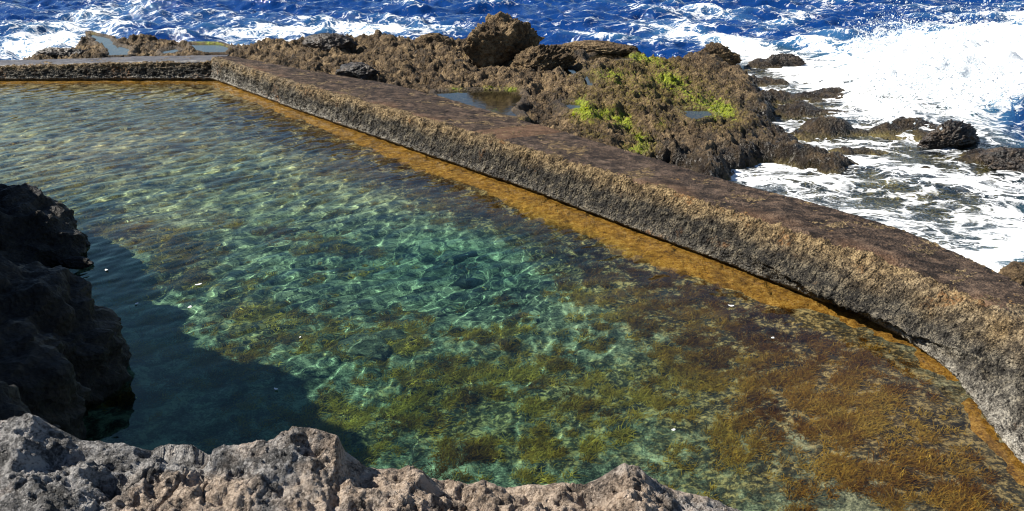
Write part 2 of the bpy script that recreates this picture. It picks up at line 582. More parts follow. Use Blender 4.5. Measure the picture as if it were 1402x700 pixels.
def profile_wall(P_b, P_f, P_k, zf, zk, along, blotch, groove, seed, knee=None):
    """stations along a wall; each row of the section is a point between foot, front edge and back edge"""
    n = (P_k - P_b); n /= np.linalg.norm(n, axis=1)[:, None]
    rows = []

    def add(P, z, prof):
        rows.append((P, np.broadcast_to(z, len(P)).astype(float), prof))
    add(P_b + n * .30, -1.7, -.6)
    add(P_b + n * .22, -.5, -.4)
    add(P_b + n * .17, -.14, -.2)
    add(P_b + n * .12, -.03, -.1)
    add(P_b + n * .06, .02, -.03)
    add(P_b + n * .01, .05, 0.0)
    for i in range(1, 44):
        s = i / 44
        P, z = P_b + (P_f - P_b) * s, .06 + (zf - .07) * s
        if knee is not None:
            # towards the near end the foot spreads into a rubble apron below the straight face
            Pm, zm, wk = knee
            q = .38
            if s < q:
                P2, z2 = P_b + (Pm - P_b) * (s / q), .06 + (zm - .06) * (s / q) ** .7
            else:
                P2, z2 = Pm + (P_f - Pm) * ((s - q) / (1 - q)), zm + (zf - .01 - zm) * ((s - q) / (1 - q))
            P = P + (P2 - P) * wk[:, None]; z = z + (z2 - z) * wk
        add(P, z, s)
    add(P_f + n * .015, zf - .008, 1.0)
    for i in range(1, 24):
        s = i / 24
        add(P_f + (P_k - P_f) * s, zf + (zk - zf) * s + .012, 1 + s)
    add(P_k + n * .03, zk - .05, 2.02)
    add(P_k + n * .08, zk - .4, 2.1)
    add(P_k + n * .25, zk - 2.3, 2.3)
    R, S = len(rows), len(along)
    V = np.zeros((R, S, 3)); pr = np.zeros((R, S)); al = np.zeros((R, S))
    for i, (P, z, q) in enumerate(rows):
        V[i, :, :2] = P; V[i, :, 2] = z; pr[i] = q; al[i] = along
    V = V.reshape(-1, 3); pr = pr.ravel(); al = al.ravel()
    F = grid_faces(R, S)[:, ::-1]
    bl = np.tile(blotch, R); gr = np.tile(groove, R)
    me = make_mesh('sea_wall_body', V, F, M['wall'], {'prof': pr, 'along': al, 'blotch': bl, 'groove': gr})
    x, y, z = V.T
    f1, f2 = worley(x * 13, y * 13, z * 13, seed)
    f3, f4 = worley(x * 7, y * 7, z * 7, seed + 3)
    gl = perlin(al * 5.5, pr * 1.2, None, seed + 8) * gr
    amp = (.35 + .65 * sstep(-.05, .1, pr)) * (1 - .45 * sstep(1.0, 1.15, pr))
    d = amp * (.045 * fbm(x * 1.3, y * 1.3, z * 1.3, 3, seed=seed) + .048 * (.5 - f1) + .045 * (.5 - f3)
               + .034 * (.5 - worley(x * 24, y * 24, z * 24, seed + 6)[0]) + .016 * fbm(x * 18, y * 18, z * 18, 2, seed=seed + 5)) + .055 * np.minimum(gl, 0) * (pr > 0.02) * (pr < .95)
    if knee is not None:
        wkk = np.tile(knee[2], R)
        d = d - .07 * wkk * np.exp(-((pr - .36 + .05 * fbm(al * 1.5, pr * 0, None, 3, seed=3)) / .035) ** 2) + .05 * wkk * sstep(.40, .30, pr) * (pr > .0) * fbm(x * 3, y * 3, z * 3, 4, seed=seed + 15)
    # chipped arris
    d = d - .028 * sstep(.15, .5, fbm(al * 1.7, pr * 2, None, 4, seed=seed + 12)) * np.exp(-((pr - 1.0) / .09) ** 2)
    # open construction joints across the pool face
    for j in JOINTS:
        d = d - .035 * np.exp(-((al + .05 * perlin(pr * 4, pr * 0, None, 5) - j) / .022) ** 2) * (pr > 0) * (pr < 1.02)
    push(me, d)
    return me


JOINTS = [3.6, 9.3, 15.5, 20.9, 24.0]
Pb = WO + np.outer(US, DU) + VB[:, None] * DV
Pf = WO + np.outer(US, DU) + VF[:, None] * DV
Pk = WO + np.outer(US, DU) + VK[:, None] * DV
# keep the pool face battered rather than straight-sided near the far end
mu, mv = uv_line([un(*q, .24) for q in [(1115, 396), (1210, 436), (1305, 478), (1402, 522)]] + [(6.0, 7.0), (6.1, 5.0), (5.9, 3.0), (5.6, 1.0)])
VM = np.minimum(smooth(interp_sorted(US, mu, mv), 16), VF - .10)
Pm = WO + np.outer(US, DU) + VM[:, None] * DV
KNEE = (Pm, .24, sstep(20.0, 23.0, US))
blotch = np.interp(US, [0, 2, 6, 10, 18, 22, 26, 33], [1.3, 1.1, .7, .25, .0, .10, .9, .9])  # pale crust; high far-end values also paint in the sun's wet glint
groove = np.interp(US, [0, 7, 10, 16, 19, 33], [.15, .3, 1, 1, .25, .1])

long_wall = bpy.data.objects.new('concrete_wall', None)
COL.objects.link(long_wall)
long_wall.location = (-2.0, 21.0, 0)
bpy.context.view_layer.update()
INV = long_wall.matrix_basis.inverted()


def attach(name, me, parent, **kw):
    o = link(name, me, parent, **kw)
    o.matrix_parent_inverse = parent.matrix_basis.inverted()
    return o


tag(long_wall, 'long rough concrete wall running diagonally between the pool and the sea', 'wall', 'sea walls of the pool', 'thing')
attach('body', profile_wall(Pb, Pf, Pk, ZF, ZB, US, blotch, groove, 11, KNEE), long_wall)


def cap_mesh(P_f, P_k, zf, zk, along, seed, inset, patches):
    S = len(along)
    R = 44
    V = np.zeros((R, S, 3)); al = np.zeros((R, S)); sw = np.zeros((R, S))
    n = (P_k - P_f); n /= np.linalg.norm(n, axis=1)[:, None]
    edge = inset + .10 * fbm(along * .9, along * 0, None, 4, seed=seed)
    Pa = P_f + n * np.maximum(edge * np.interp(along, [0, 9, 14, 18, 33], [1, 1, .5, .12, .08]), .012)[:, None]
    Pz = P_k - n * (.02 + .03 * np.abs(fbm(along * 2.1, along * 0 + 3, None, 3, seed=seed + 1)))[:, None]
    for i in range(R):
        s = i / (R - 1)
        V[i, :, :2] = Pa + (Pz - Pa) * s
        V[i, :, 2] = zf + (zk - zf) * s + .012 + (.016 if 0 < i < R - 1 else -.05)
        al[i] = along; sw[i] = s
    x, y = V[..., 0], V[..., 1]
    f1, _ = worley(x * 14, y * 14, None, seed)
    V[..., 2] += np.where((sw > 0) & (sw < 1), .018 * fbm(x * 1.6, y * 1.6, None, 4, seed=seed + 2) + .02 * (.5 - f1) * .8 + .010 * fbm(x * 15, y * 15, None, 2, seed=seed + 4), 0)
    pt = np.zeros((R, S))
    for (a0, a1) in patches:
        pt = np.maximum(pt, ((al > a0) & (al < a1)) * 1.0)
        for a in (a0, a1):
            V[..., 2] -= .02 * np.exp(-((al - a) / .03) ** 2) * ((sw > 0) & (sw < 1))
    pt = np.maximum(pt, .75 * sstep(.35, .0, sw) * sstep(-.1, .3, fbm(x * .8, y * .8, None, 3, seed=seed + 9)))
    return make_mesh('walkway', V.reshape(-1, 3), grid_faces(R, S)[:, ::-1], M['cap'], {'along': al.ravel(), 'patch': pt.ravel()})


attach('walkway', cap_mesh(Pf, Pk, ZF, ZB, US, 21, .16, [(13.55, 14.5)]), long_wall, label='dark reddish-brown worn top of the wall')


def footing_mesh(P_b, P_k, along, seed, width):
    n = (P_k - P_b); n /= np.linalg.norm(n, axis=1)[:, None]
    S = len(along)
    w = width * (1 + .30 * fbm(along * .5, along * 0, None, 4, seed=seed)) * np.interp(along, [0, 8, 14, 19, 24, 33], [.45, .6, .9, 1, .5, .45]) + .10 * fbm(along * 2.6, along * 0 + 9, None, 4, seed=seed + 3)
    rows = [(.25, -.13), (.08, -.11), (-.1, -.12), (-.22, -.13), (-.35, -.14), (-.48, -.155), (-.62, -.17), (-.75, -.19), (-.88, -.215), (-1.0, -.25), (-1.08, -.36), (-1.12, -.6), (-1.15, -1.4)]
    V = np.zeros((len(rows), S, 3))
    for i, (o, z) in enumerate(rows):
        V[i, :, :2] = P_b + n * np.where(o > 0, o, o * w)[:, None] if o <= 0 else P_b + n * o
        V[i, :, 2] = z
    V = V.reshape(-1, 3)
    V[:, 2] += .05 * fbm(V[:, 0] * 2.5, V[:, 1] * 2.5, None, 4, seed=seed + 1)
    return make_mesh('footing', V, grid_faces(len(rows), S), M['footing'])


attach('footing', footing_mesh(Pb, Pk, US, 31, .62), long_wall, label='amber algae-stained footing just under the water')

# the far wall, lower, nearly square to the view
AX = np.arange(0, 17.0, .04)
xs = -9.35 - AX
yb = 29.12 + .03 * np.sin(AX * .7) + 0 * AX
zl = np.interp(AX, [0, 2.5, 7, 12, 17], [.56, .52, .40, .36, .34])
Lb = np.stack([xs, yb], 1); Lf = np.stack([xs, yb + .20], 1)
Lk = np.stack([xs, yb + np.interp(AX, [0, 3, 7, 17], [1.55, 1.55, 1.5, 1.4])], 1)
far_wall = bpy.data.objects.new('concrete_wall', None)
COL.objects.link(far_wall)
far_wall.location = (-15, 29.5, 0)
tag(far_wall, 'low grey concrete wall closing the far end of the pool', 'wall', 'sea walls of the pool', 'thing')


JOINTS = []
# stations run westward, so the section is mirrored: build it with reversed stations instead
Lb, Lf, Lk, zl2 = Lb[::-1].copy(), Lf[::-1].copy(), Lk[::-1].copy(), zl[::-1].copy()
attach('body', profile_wall(Lb, Lf, Lk, zl2, zl2 - .01, AX, np.full(len(AX), .5), np.full(len(AX), .35), 41), far_wall)
attach('walkway', cap_mesh(Lf, Lk, zl2, zl2 - .01, AX, 51, .10, []), far_wall, label='smooth slate-grey top of the wall')
attach('footing', footing_mesh(Lb, Lk, AX, 61, .5), far_wall)


def grey_cap():
    t = NT('slate_walkway')
    p = t.pos()
    f = t.math('ADD', t.math('MULTIPLY', t.noise(p, 3, 6, .7, .5), .6), t.math('MULTIPLY', t.noise(p, 40, 4, .7), .45))
    c = t.ramp(f, [(.36, (.03, .03, .033)), (.54, (.10, .095, .098)), (.72, (.20, .19, .18))])
    return t.done(t.bsdf(**{'Base Color': c, 'Roughness': .5, 'Normal': t.bump(f, .6, .03)}))


for ch in far_wall.children:
    if ch.name.startswith('walkway'):
        ch.data.materials.clear(); ch.data.materials.append(grey_cap())
    if ch.name.startswith('body'):
        pass

# ------------------------------------------------------------------ pool bed
FAR_BOT = [(-27, 29.12), (-9.5, 29.12)]


def apparent(x, y, z):
    """where a point on the pool bed appears to lie on the water seen from the eye"""
    r = np.hypot(x, y)
    ti = np.arctan2(r, EYE)
    tt = np.arcsin(np.clip(np.sin(ti) / 1.33, -1, 1))
    k = np.maximum(r - (-z) * np.tan(tt), .5) / r
    return proj(x * k, y * k, np.zeros_like(x))


def bed(x, y):
    dl = seg_dist(x, y, LONG_BOT)
    df = seg_dist(x, y, FAR_BOT)
    dep = np.interp(dl, [0, .5, .9, 1.5, 3, 6], [.22, .30, .46, .62, .9, 1.15])
    dep2 = np.interp(df, [0, .5, 1.0, 2.5, 8, 14], [.22, .28, .42, .62, .75, 1.1])
    dep = np.minimum(dep, dep2)
    e = lambda cx, cy, rx, ry, w: w * np.exp(-(((x - cx) / rx) ** 2 + ((y - cy) / ry) ** 2))
    dep = dep + e(-.8, 13.6, 1.8, 1.6, .55) - e(3.6, 8.0, 1.9, 2.4, .45) - e(-9.5, 19, 2.5, 3.5, .2) - e(-6.2, 15.0, 1.2, 1.0, .45) + e(-1.5, 9.5, 1.5, 1.2, .15)
    n = .10 * fbm(x * .8, y * .8, None, 4, seed=71) + .20 * (ridged(x * .55 + .2 * y, y * .8, None, 5, seed=75, gain=.6) - .5) + .03 * fbm(x * 4, y * 4, None, 3, seed=77)
    return -np.maximum(dep, .12) + n * np.clip(dep * 1.2, .15, 1)


WEED = [(420, 190, 150, 30, 19, .75), (620, 265, 150, 34, 20, .95), (820, 360, 150, 55, 24, 1.0), (1000, 440, 140, 60, 28, 1.0), (1180, 540, 160, 90, 35, .62),
        (1330, 650, 120, 80, 30, .68), (250, 358, 48, 40, 0, .85), (160, 318, 60, 14, 5, .8), (80, 270, 90, 30, 0, .45), (60, 150, 200, 18, 3, .3), (180, 215, 150, 10, -12, .5), (300, 165, 90, 14, 10, .5), (560, 480, 90, 30, 0, .25), (700, 470, 100, 30, 0, .3), (340, 430, 60, 40, 20, .5), (470, 600, 60, 40, 0, .5),
        (880, 520, 120, 40, -15, .55), (760, 620, 120, 30, 0, .45), (980, 560, 120, 50, 0, .55), (420, 330, 90, 30, 15, .3), (150, 170, 160, 25, 3, .35), (330, 500, 60, 60, 0, .25),
        (600, 570, 120, 60, 0, .5), (760, 540, 90, 40, 0, .3), (450, 470, 60, 30, 0, .3), (1000, 660, 150, 50, 0, .45), (320, 250, 140, 18, -8, .35),
        (640, 380, 110, 55, 0, -.6), (1120, 520, 40, 20, -20, -.35), (930, 470, 40, 14, 15, -.35), (520, 270, 120, 40, 15, -.15)]

bx = np.arange(-24, 7.0, .07); by = np.arange(3.0, 29.6, .07)
BX, BY = np.meshgrid(bx, by)
BZ = bed(BX, BY)
apx, apy = apparent(BX, BY, BZ)
weed_den = np.clip(blobs(apx, apy, WEED) + .20, 0, 1)
floor = link('pool_floor', make_mesh('pool_floor', np.stack([BX, BY, BZ], -1).reshape(-1, 3), grid_faces(*BX.shape), M['floor'], {'weed': weed_den, 'sand': np.clip(.9 * sstep(14.5, 21, BY - .3 * BX) + blobs(apx, apy, [(1130, 500, 130, 40, 25, .9), (1250, 600, 110, 60, 35, .8), (940, 450, 60, 20, 20, .5)]), 0, 1)}), kind='structure')

# seaweed tufts
def tufts(name, centres, radii, nb, mat, lean=(0, 0), wid=.011, seed=0, flat=.55, tone0=None):
    r = np.random.default_rng(seed)
    N = len(centres)
    C = np.repeat(centres, nb, 0); R = np.repeat(radii, nb)
    tone = np.repeat(r.random(N) if tone0 is None else .35 * r.random(N) + tone0, nb)
    tone = np.clip(tone + r.normal(0, .16, len(tone)), 0, 1)
    K = len(C)
    a = r.random(K) * 2 * PI
    el = np.arccos(r.random(K) * .95)
    L = R * (.45 + .5 * r.random(K))
    d = r.normal(0, .25, (K, 3)) + np.stack([np.sin(el) * np.cos(a) + lean[0], np.sin(el) * np.sin(a) + lean[1], np.cos(el) * flat + .12], 1)
    off = r.normal(0, .42, (K, 3)) * R[:, None]; off[:, 2] = np.abs(off[:, 2]) * .25
    base = C + off
    s = np.stack([-np.sin(a), np.cos(a), r.normal(0, .4, K)], 1) * (wid * (.6 + .8 * r.random(K)))[:, None]
    mid = base + d * (L * .55)[:, None] + r.normal(0, .12, (K, 3)) * L[:, None]
    tip = base + d * L[:, None] + np.stack([lean[0] * L * .8, lean[1] * L * .8, -L * .12], 1)
    V = np.stack([base - s * .5, base + s * .5, mid + s * .8, mid - s * .8, tip], 1).reshape(-1, 3)
    i = np.arange(K) * 5
    F = np.concatenate([np.stack([i, i + 1, i + 2], 1), np.stack([i, i + 2, i + 3], 1), np.stack([i + 3, i + 2, i + 4], 1)])
    return make_mesh(name, V, F, mat, {'tone': np.repeat(tone, 5)}, smooth=False)


cand = 110000
tx = RNG.uniform(-20, 6.0, cand); ty = 6 + 23 * RNG.random(cand) ** 1.25
tz = bed(tx, ty)
qx, qy = apparent(tx, ty, tz)
den = np.clip(blobs(qx, qy, WEED) + .16, 0, 1)
patchy = fbm(tx * 1.6, ty * 1.6, None, 4, seed=91)
ledge_d = seg_dist(tx, ty, LONG_BOT)
cw1, cw2 = worley(tx * 3.0 + .35 * perlin(tx * 2, ty * 2, None, 95), ty * 3.0, None, 93)
clump = sstep(.74, .26, cw1)
keep = (RNG.random(cand) < sstep(.15, .95, den + patchy * .9) * (.10 + .9 * clump)) & (qx > -80) & (qx < 1480) & (qy < 740) & (ledge_d > np.where(ty < 10.5, .2, .35) + .45 * RNG.random(cand)) & (seg_dist(tx, ty, FAR_BOT) > .5)
inpool = ((np.stack([tx, ty], 1) - WO) @ DV) < np.interp((np.stack([tx, ty], 1) - WO) @ DU, US, VB)
keep &= inpool
tc = np.stack([tx, ty, tz], 1)[keep]
print('tufts', len(tc))
tr_ = RNG.uniform(.04, .11, len(tc)) * (.7 + .75 * clump[keep])
weed = link('seaweed', tufts('seaweed', tc, tr_, 52, M['weed'], (.16, .11), .0040, 5, .95, .64 * np.maximum(sstep(1.0, 2.6, ledge_d[keep] + .8 * patchy[keep]), .8 * sstep(10.6, 9.2, ty[keep] + .6 * patchy[keep])) * (1 - .75 * sstep(.05, .4, fbm(tc[:, 0] * 1.5, tc[:, 1] * 1.5, None, 3, seed=97)))), label='golden brown tufts of seaweed growing over the pool bed', kind='stuff')

# ------------------------------------------------------------------ pool water
wy = 3.4 * np.exp(np.arange(0, math.log(29.6 / 3.4), .0019))
WA, WY = np.meshgrid(np.arange(-1.2, 1.2, .0021), wy)
WX = WA * WY


def ripples(x, y):
    r = np.random.default_rng(12)
    h = np.zeros_like(x)
    wxp = x + .25 * perlin(x * .5, y * .5, None, 201); wyp = y + .25 * perlin(x * .5, y * .5, None, 202)
    for i in range(40):
        lam = .15 * (1.0 + 4.0 * (i / 39) ** 1.5)
        ang = math.radians(-33 + r.normal(0, 34))
        k = 2 * PI / lam
        fade = sstep(lam * 150, lam * 85, y)
        h += fade * lam * math.sqrt(1.0 / 40) * np.sin(k * (wxp * math.cos(ang) + wyp * math.sin(ang)) + r.random() * 7)
    return h


apw, aph = proj(WX, WY, np.zeros_like(WX))
calm = .35 + .65 * sstep(9.5, 13.5, WY + .25 * (-WX)) + .55 * sstep(14, 22, WY)
calm *= .75 + .5 * np.clip(fbm(WX * .35, WY * .35, None, 3, seed=210) + .5, 0, 1)
calm *= 1 - .55 * np.exp(-(((apw - 150) / 160) ** 2 + ((aph - 480) / 110) ** 2))
WZ = .0125 * ripples(WX, WY) * calm
wu = (np.stack([WX, WY], -1) - WO) @ DU; wv = (np.stack([WX, WY], -1) - WO) @ DV
inside = (wv < np.interp(wu, US, VB) + .32) & (WY < 29.45) & (WX > -25) & (WX < 7.5)
F = grid_faces(*WX.shape)
fm = inside.ravel()[F].all(1)
F = F[fm]
used = np.unique(F)
remap = np.full(WX.size, -1); remap[used] = np.arange(len(used))
F = remap[F]
top = np.stack([WX, WY, WZ], -1).reshape(-1, 3)[used]
wdep = np.clip(-bed(top[:, 0], top[:, 1]) / 1.6, 0, 1)
water_me = make_mesh('pool_water', top, F, M['pool_water'], {'depth': wdep})
water = link('pool_water', water_me, kind='structure')

# ------------------------------------------------------------------ rock shelf
SHELF_PX = [(-60, 95), (-60, 82), (0, 80), (40, 64), (65, 56), (110, 47), (150, 42), (240, 46), (310, 56), (380, 52), (450, 48), (510, 50), (570, 56), (630, 54), (760, 62), (870, 66), (910, 70), (970, 66),
            (1030, 82), (1060, 100), (1075, 128), (1100, 150), (1150, 170), (1140, 186), (1060, 176), (1015, 186), (1003, 215), (990, 240), (960, 228), (930, 190), (905, 196), (890, 214)]
REEF_PX = [(880, 230), (930, 190), (960, 90), (1030, 66), (1090, 74), (1150, 112), (1200, 132), (1290, 150), (1400, 205), (1430, 260), (1380, 330), (1402, 410), (1250, 350), (1100, 300)]
SHELF = [un(x, y, .6) for x, y in SHELF_PX] + [p for p in LONG_BACK[::-1] if p[1] > 17.6] + [(-10, 30.2), (-26, 30.2)]
SHELF = [(x - .3, y - .2) if i >= len(SHELF_PX) and x > -9 else (x, y) for i, (x, y) in enumerate(SHELF)]
REEF = [un(x, y, -.2) for x, y in REEF_PX]
POOLS = [  # outline in the photograph, water level
    ([(122, 45), (150, 52), (158, 62), (178, 66), (176, 77), (150, 78), (146, 68), (132, 58)], .42),
    ([(264, 60), (300, 60), (318, 68), (316, 74), (280, 74), (262, 68)], .46),
    ([(222, 70), (240, 66), (250, 70), (236, 75), (224, 76)], .44),
    ([(598, 126), (650, 124), (708, 124), (716, 134), (700, 150), (716, 162), (690, 160), (640, 146), (604, 134)], .52),
    ([(750, 66), (766, 64), (772, 76), (756, 88), (742, 88)], .62),
    ([(800, 80), (830, 70), (862, 72), (862, 84), (830, 84), (806, 86)], .60),
    ([(762, 92), (785, 94), (818, 106), (812, 120), (790, 112), (766, 102)], .56),
    ([(768, 140), (796, 142), (800, 150), (780, 152)], .52),
    ([(930, 150), (968, 150), (975, 160), (950, 166)], .40),
]
POOLS = [([un(x, y, z) for x, y in L], z) for L, z in POOLS]
SEA_Z = -.22
HUMPS = [  # x, y, rx, ry, height: named swells of the reef
    (un(1265, 165, 0), 1.2, .8, .40), (un(1370, 205, 0), 1.0, .7, .30), (un(1130, 215, 0), .8, .6, .30), (un(1060, 82, 0), 1.6, .9, .5), (un(1165, 122, 0), 1.5, .5, .42), (un(1085, 128, 0), 1.5, .8, .5), (un(1115, 146, 0), 1.5, .6, .45), (un(1160, 196, 0), .9, .4, .36),
    (un(1100, 168, 0), 1.5, .6, .55), (un(1290, 225, 0), 1.8, 1.0, .20), (un(985, 205, 0), .7, .8, .45), (un(1040, 105, 0), 1.6, .6, .5)]


def terrain(x, y, detail=True):
    s1 = sdist(x, y, SHELF); s2 = sdist(x, y, REEF)
    wob = .5 * fbm(x * .45, y * .45, None, 3, seed=301)
    top = .62 + .16 * fbm(x * .22, y * .22, None, 3, seed=302) * 1.5
    wd = seg_dist(x, y, LONG_BACK)
    top = top - .22 * sstep(1.6, .1, wd) - .22 * sstep(-8, -13, x) - .42 * sstep(2.0, 7.5, x) * sstep(29, 24, y) - .08 * sstep(4, 9, x)
    z1 = -1.7 + (1.7 + top) * sstep(-1.0, .7, s1 + wob * .6)
    z2 = -1.7 + 1.33 * sstep(-1.6, 1.2, s2 + wob)
    for (cx, cy), rx, ry, h in HUMPS:
        z2 = z2 + h * (.75 + .9 * fbm(x * .9 + cx, y * .9, None, 3, seed=305)) * np.exp(-(((x - cx) / rx) ** 2 + ((y - cy) / ry) ** 2))
    z = np.maximum(z1, z2)
    on = sstep(-1.2, .6, s1)
    amp = (.42 + .58 * on) * (1 - .30 * sstep(3, 8, x))
    n = .34 * (ridged(x * .42 + .3 * wob, y * .55, None, 3, seed=311) - .55)
    n = n + .16 * fbm(x * 1.5, y * 1.5, None, 3, seed=315)
    if detail:
        f1, f2 = worley(x * 2.3 + .4 * perlin(x * 3, y * 3, None, 7), y * 2.3, None, 321)
        g1, g2 = worley(x * 5.6, y * 5.6, None, 325)
        k1, k2 = worley(x * 9.5, y * 9.5, None, 327)
        mk = .35 + .75 * sstep(-.25, .35, fbm(x * .7, y * .7, None, 3, seed=329))
        st = fbm(x * .55 + .25 * y, y * 1.4 - .3 * x, None, 4, seed=335)
        n = n + .10 * (np.floor(st * 3.2) / 3.2 + sstep(.0, .35, (st * 3.2) % 1.0) / 3.2)
        n = n + .20 * (f1 - .45) * mk + .12 * (ridged(x * 2.1, y * 2.6, None, 5, seed=337, gain=.62) - .55) + .10 * (g1 - .42) * (1.4 - mk) + .06 * (.42 - k1) + .09 * fbm(x * 6, y * 6, None, 4, seed=331, gain=.6)
        n = n - .16 * sstep(.10, .0, f2 - f1) - .10 * sstep(.08, .0, g2 - g1) * sstep(-.2, .2, fbm(x, y, None, 2, seed=333))
    z = z + n * amp
    for L, lv in POOLS:
        sp = sdist(x, y, L) + .10 * fbm(x * 2.5, y * 2.5, None, 2, seed=341)
        z = np.where(sp > -.30, z + (np.maximum(z, lv + .07) - z) * sstep(-.30, -.12, sp), z)
        tgt = lv - .04 - .16 * sstep(0, .5, sp)
        z = z + (np.minimum(z, tgt) - z) * sstep(-.10, .08, sp)
    # stays clear under the walls
    vv = (x - WO[0]) * DV[0] + (y - WO[1]) * DV[1]; uu = (x - WO[0]) * DU[0] + (y - WO[1]) * DU[1]
    lim = np.interp(uu, US, VK)
    under = (uu > .2) & (vv < lim + .02)
    z = np.where(under, np.minimum(z, .3), z)
    z = np.where((uu > .2) & (vv < lim - .5), -2.6, z)
    z = np.where((x < -9.3) & (y < 30.75), np.minimum(z, .1), z)
    return z, s1, s2


tx_ = np.arange(-23, 17.5, .055); ty_ = np.arange(5.0, 40.5, .055)
TX, TY = np.meshgrid(tx_, ty_)
TZ, S1, S2 = terrain(TX, TY)
gpx, gpy = proj(TX, TY, TZ)
GREEN = [(42, 62, 16, 7, 0, .8), (128, 46, 10, 4, 0, .6), (272, 55, 20, 6, 10, .9), (300, 62, 16, 5, 10, .9), (640, 76, 10, 5, 0, .5), (625, 122, 16, 5, 0, .8), (668, 120, 14, 5, 0, .8), (698, 122, 14, 6, 0, .9), (675, 153, 12, 6, 0, .8), (718, 164, 10, 5, 0, .7),
         (795, 145, 14, 14, 0, .75), (800, 160, 26, 16, 0, .5), (836, 156, 24, 12, 0, .65), (856, 168, 16, 10, 0, .6), (880, 190, 26, 12, 30, .85), (868, 205, 26, 8, 15, .85), (870, 76, 24, 8, 0, .6), (900, 84, 26, 8, 10, .5), (920, 108, 22, 9, 10, .6), (965, 140, 34, 14, 15, .35), (995, 150, 18, 10, 20, .55), (830, 100, 30, 12, 0, .35), (450, 50, 8, 4, 0, .4), (905, 170, 12, 8, 0, .6), (815, 185, 20, 8, 10, .5), (940, 125, 110, 45, 12, .42), (840, 120, 90, 40, 0, .34), (985, 165, 60, 18, 10, .3)]
green = np.clip(blobs(gpx, gpy, GREEN), 0, 1)
wet = np.clip(sstep(.45, -.05, TZ) + .75 * sstep(.5, .0, seg_dist(TX, TY, [p for p in SHELF[:len(SHELF_PX)]]) * .5), 0, 1)
for L, lv in POOLS:
    wet = np.maximum(wet, .5 * sstep(.5, .0, np.abs(sdist(TX, TY, L))))
shelf = link('rock_shelf', make_mesh('rock_shelf', np.stack([TX, TY, TZ], -1).reshape(-1, 3), grid_faces(*TX.shape), M['shelf'], {'green': green, 'wet': wet, 'sub': sstep(SEA_Z + .10, SEA_Z - .12, TZ)}), kind='structure')

for L, lv in POOLS:
    cx = sum(p[0] for p in L) / len(L); cy = sum(p[1] for p in L) / len(L)
    ring = []
    for (x, y) in L:
        d = math.hypot(x - cx, y - cy)
        ring.append((x + (x - cx) / d * .14, y + (y - cy) / d * .14))
    me = bpy.data.meshes.new('tide_pool')
    me.from_pydata([(x, y, lv) for x, y in ring], [], [list(range(len(ring)))])
    if me.polygons[0].normal.z < 0:
        me.flip_normals()
    me.materials.append(M['tide_pool'])
    link('tide_pool', me, kind='structure')

# green algae tufts on the shelf
gi = np.flatnonzero((green.ravel() + .55 * fbm(TX * 2.2, TY * 2.2, None, 3, seed=351).ravel() > .98) & (green.ravel() > .25) & (gpy.ravel() > 30))
gi = RNG.choice(gi, min(len(gi), 260), replace=False)
gc = np.stack([TX.ravel()[gi], TY.ravel()[gi], TZ.ravel()[gi]], 1)
link('green_algae', tufts('green_algae', gc, RNG.uniform(.02, .05, len(gc)), 18, M['green'], (.1, -.1), .018, 9, .5), label='bright yellow green algae on the wet shelf rock', kind='stuff')

# ------------------------------------------------------------------ sea
sx = np.arange(-42, 42.01, .11)
sy = np.concatenate([np.arange(9.0, 44, .10), np.arange(44, 72, .16)])
SX, SY = np.meshgrid(sx, sy)


def swell(x, y):
    r = np.random.default_rng(33)
    wx_ = x + 1.3 * perlin(x * .16, y * .16, None, 401) + .35 * perlin(x * .6, y * .6, None, 403)
    wy_ = y + 1.3 * perlin(x * .16, y * .16, None, 402) + .35 * perlin(x * .6, y * .6, None, 404)
    h = np.zeros_like(x)
    for i in range(16):
        lam = .9 * (1 + 7 * r.random() ** 2)
        ang = math.radians(-105 + r.normal(0, 32))
        k = 2 * PI / lam
        ph = k * (wx_ * math.cos(ang) + wy_ * math.sin(ang)) + r.random() * 7
        h += lam * .018 * (1 - 1.6 * np.abs(np.sin(ph * .5)))
    h += .10 * fbm(wx_ * .9, wy_ * .9, None, 4, seed=411)
    return h


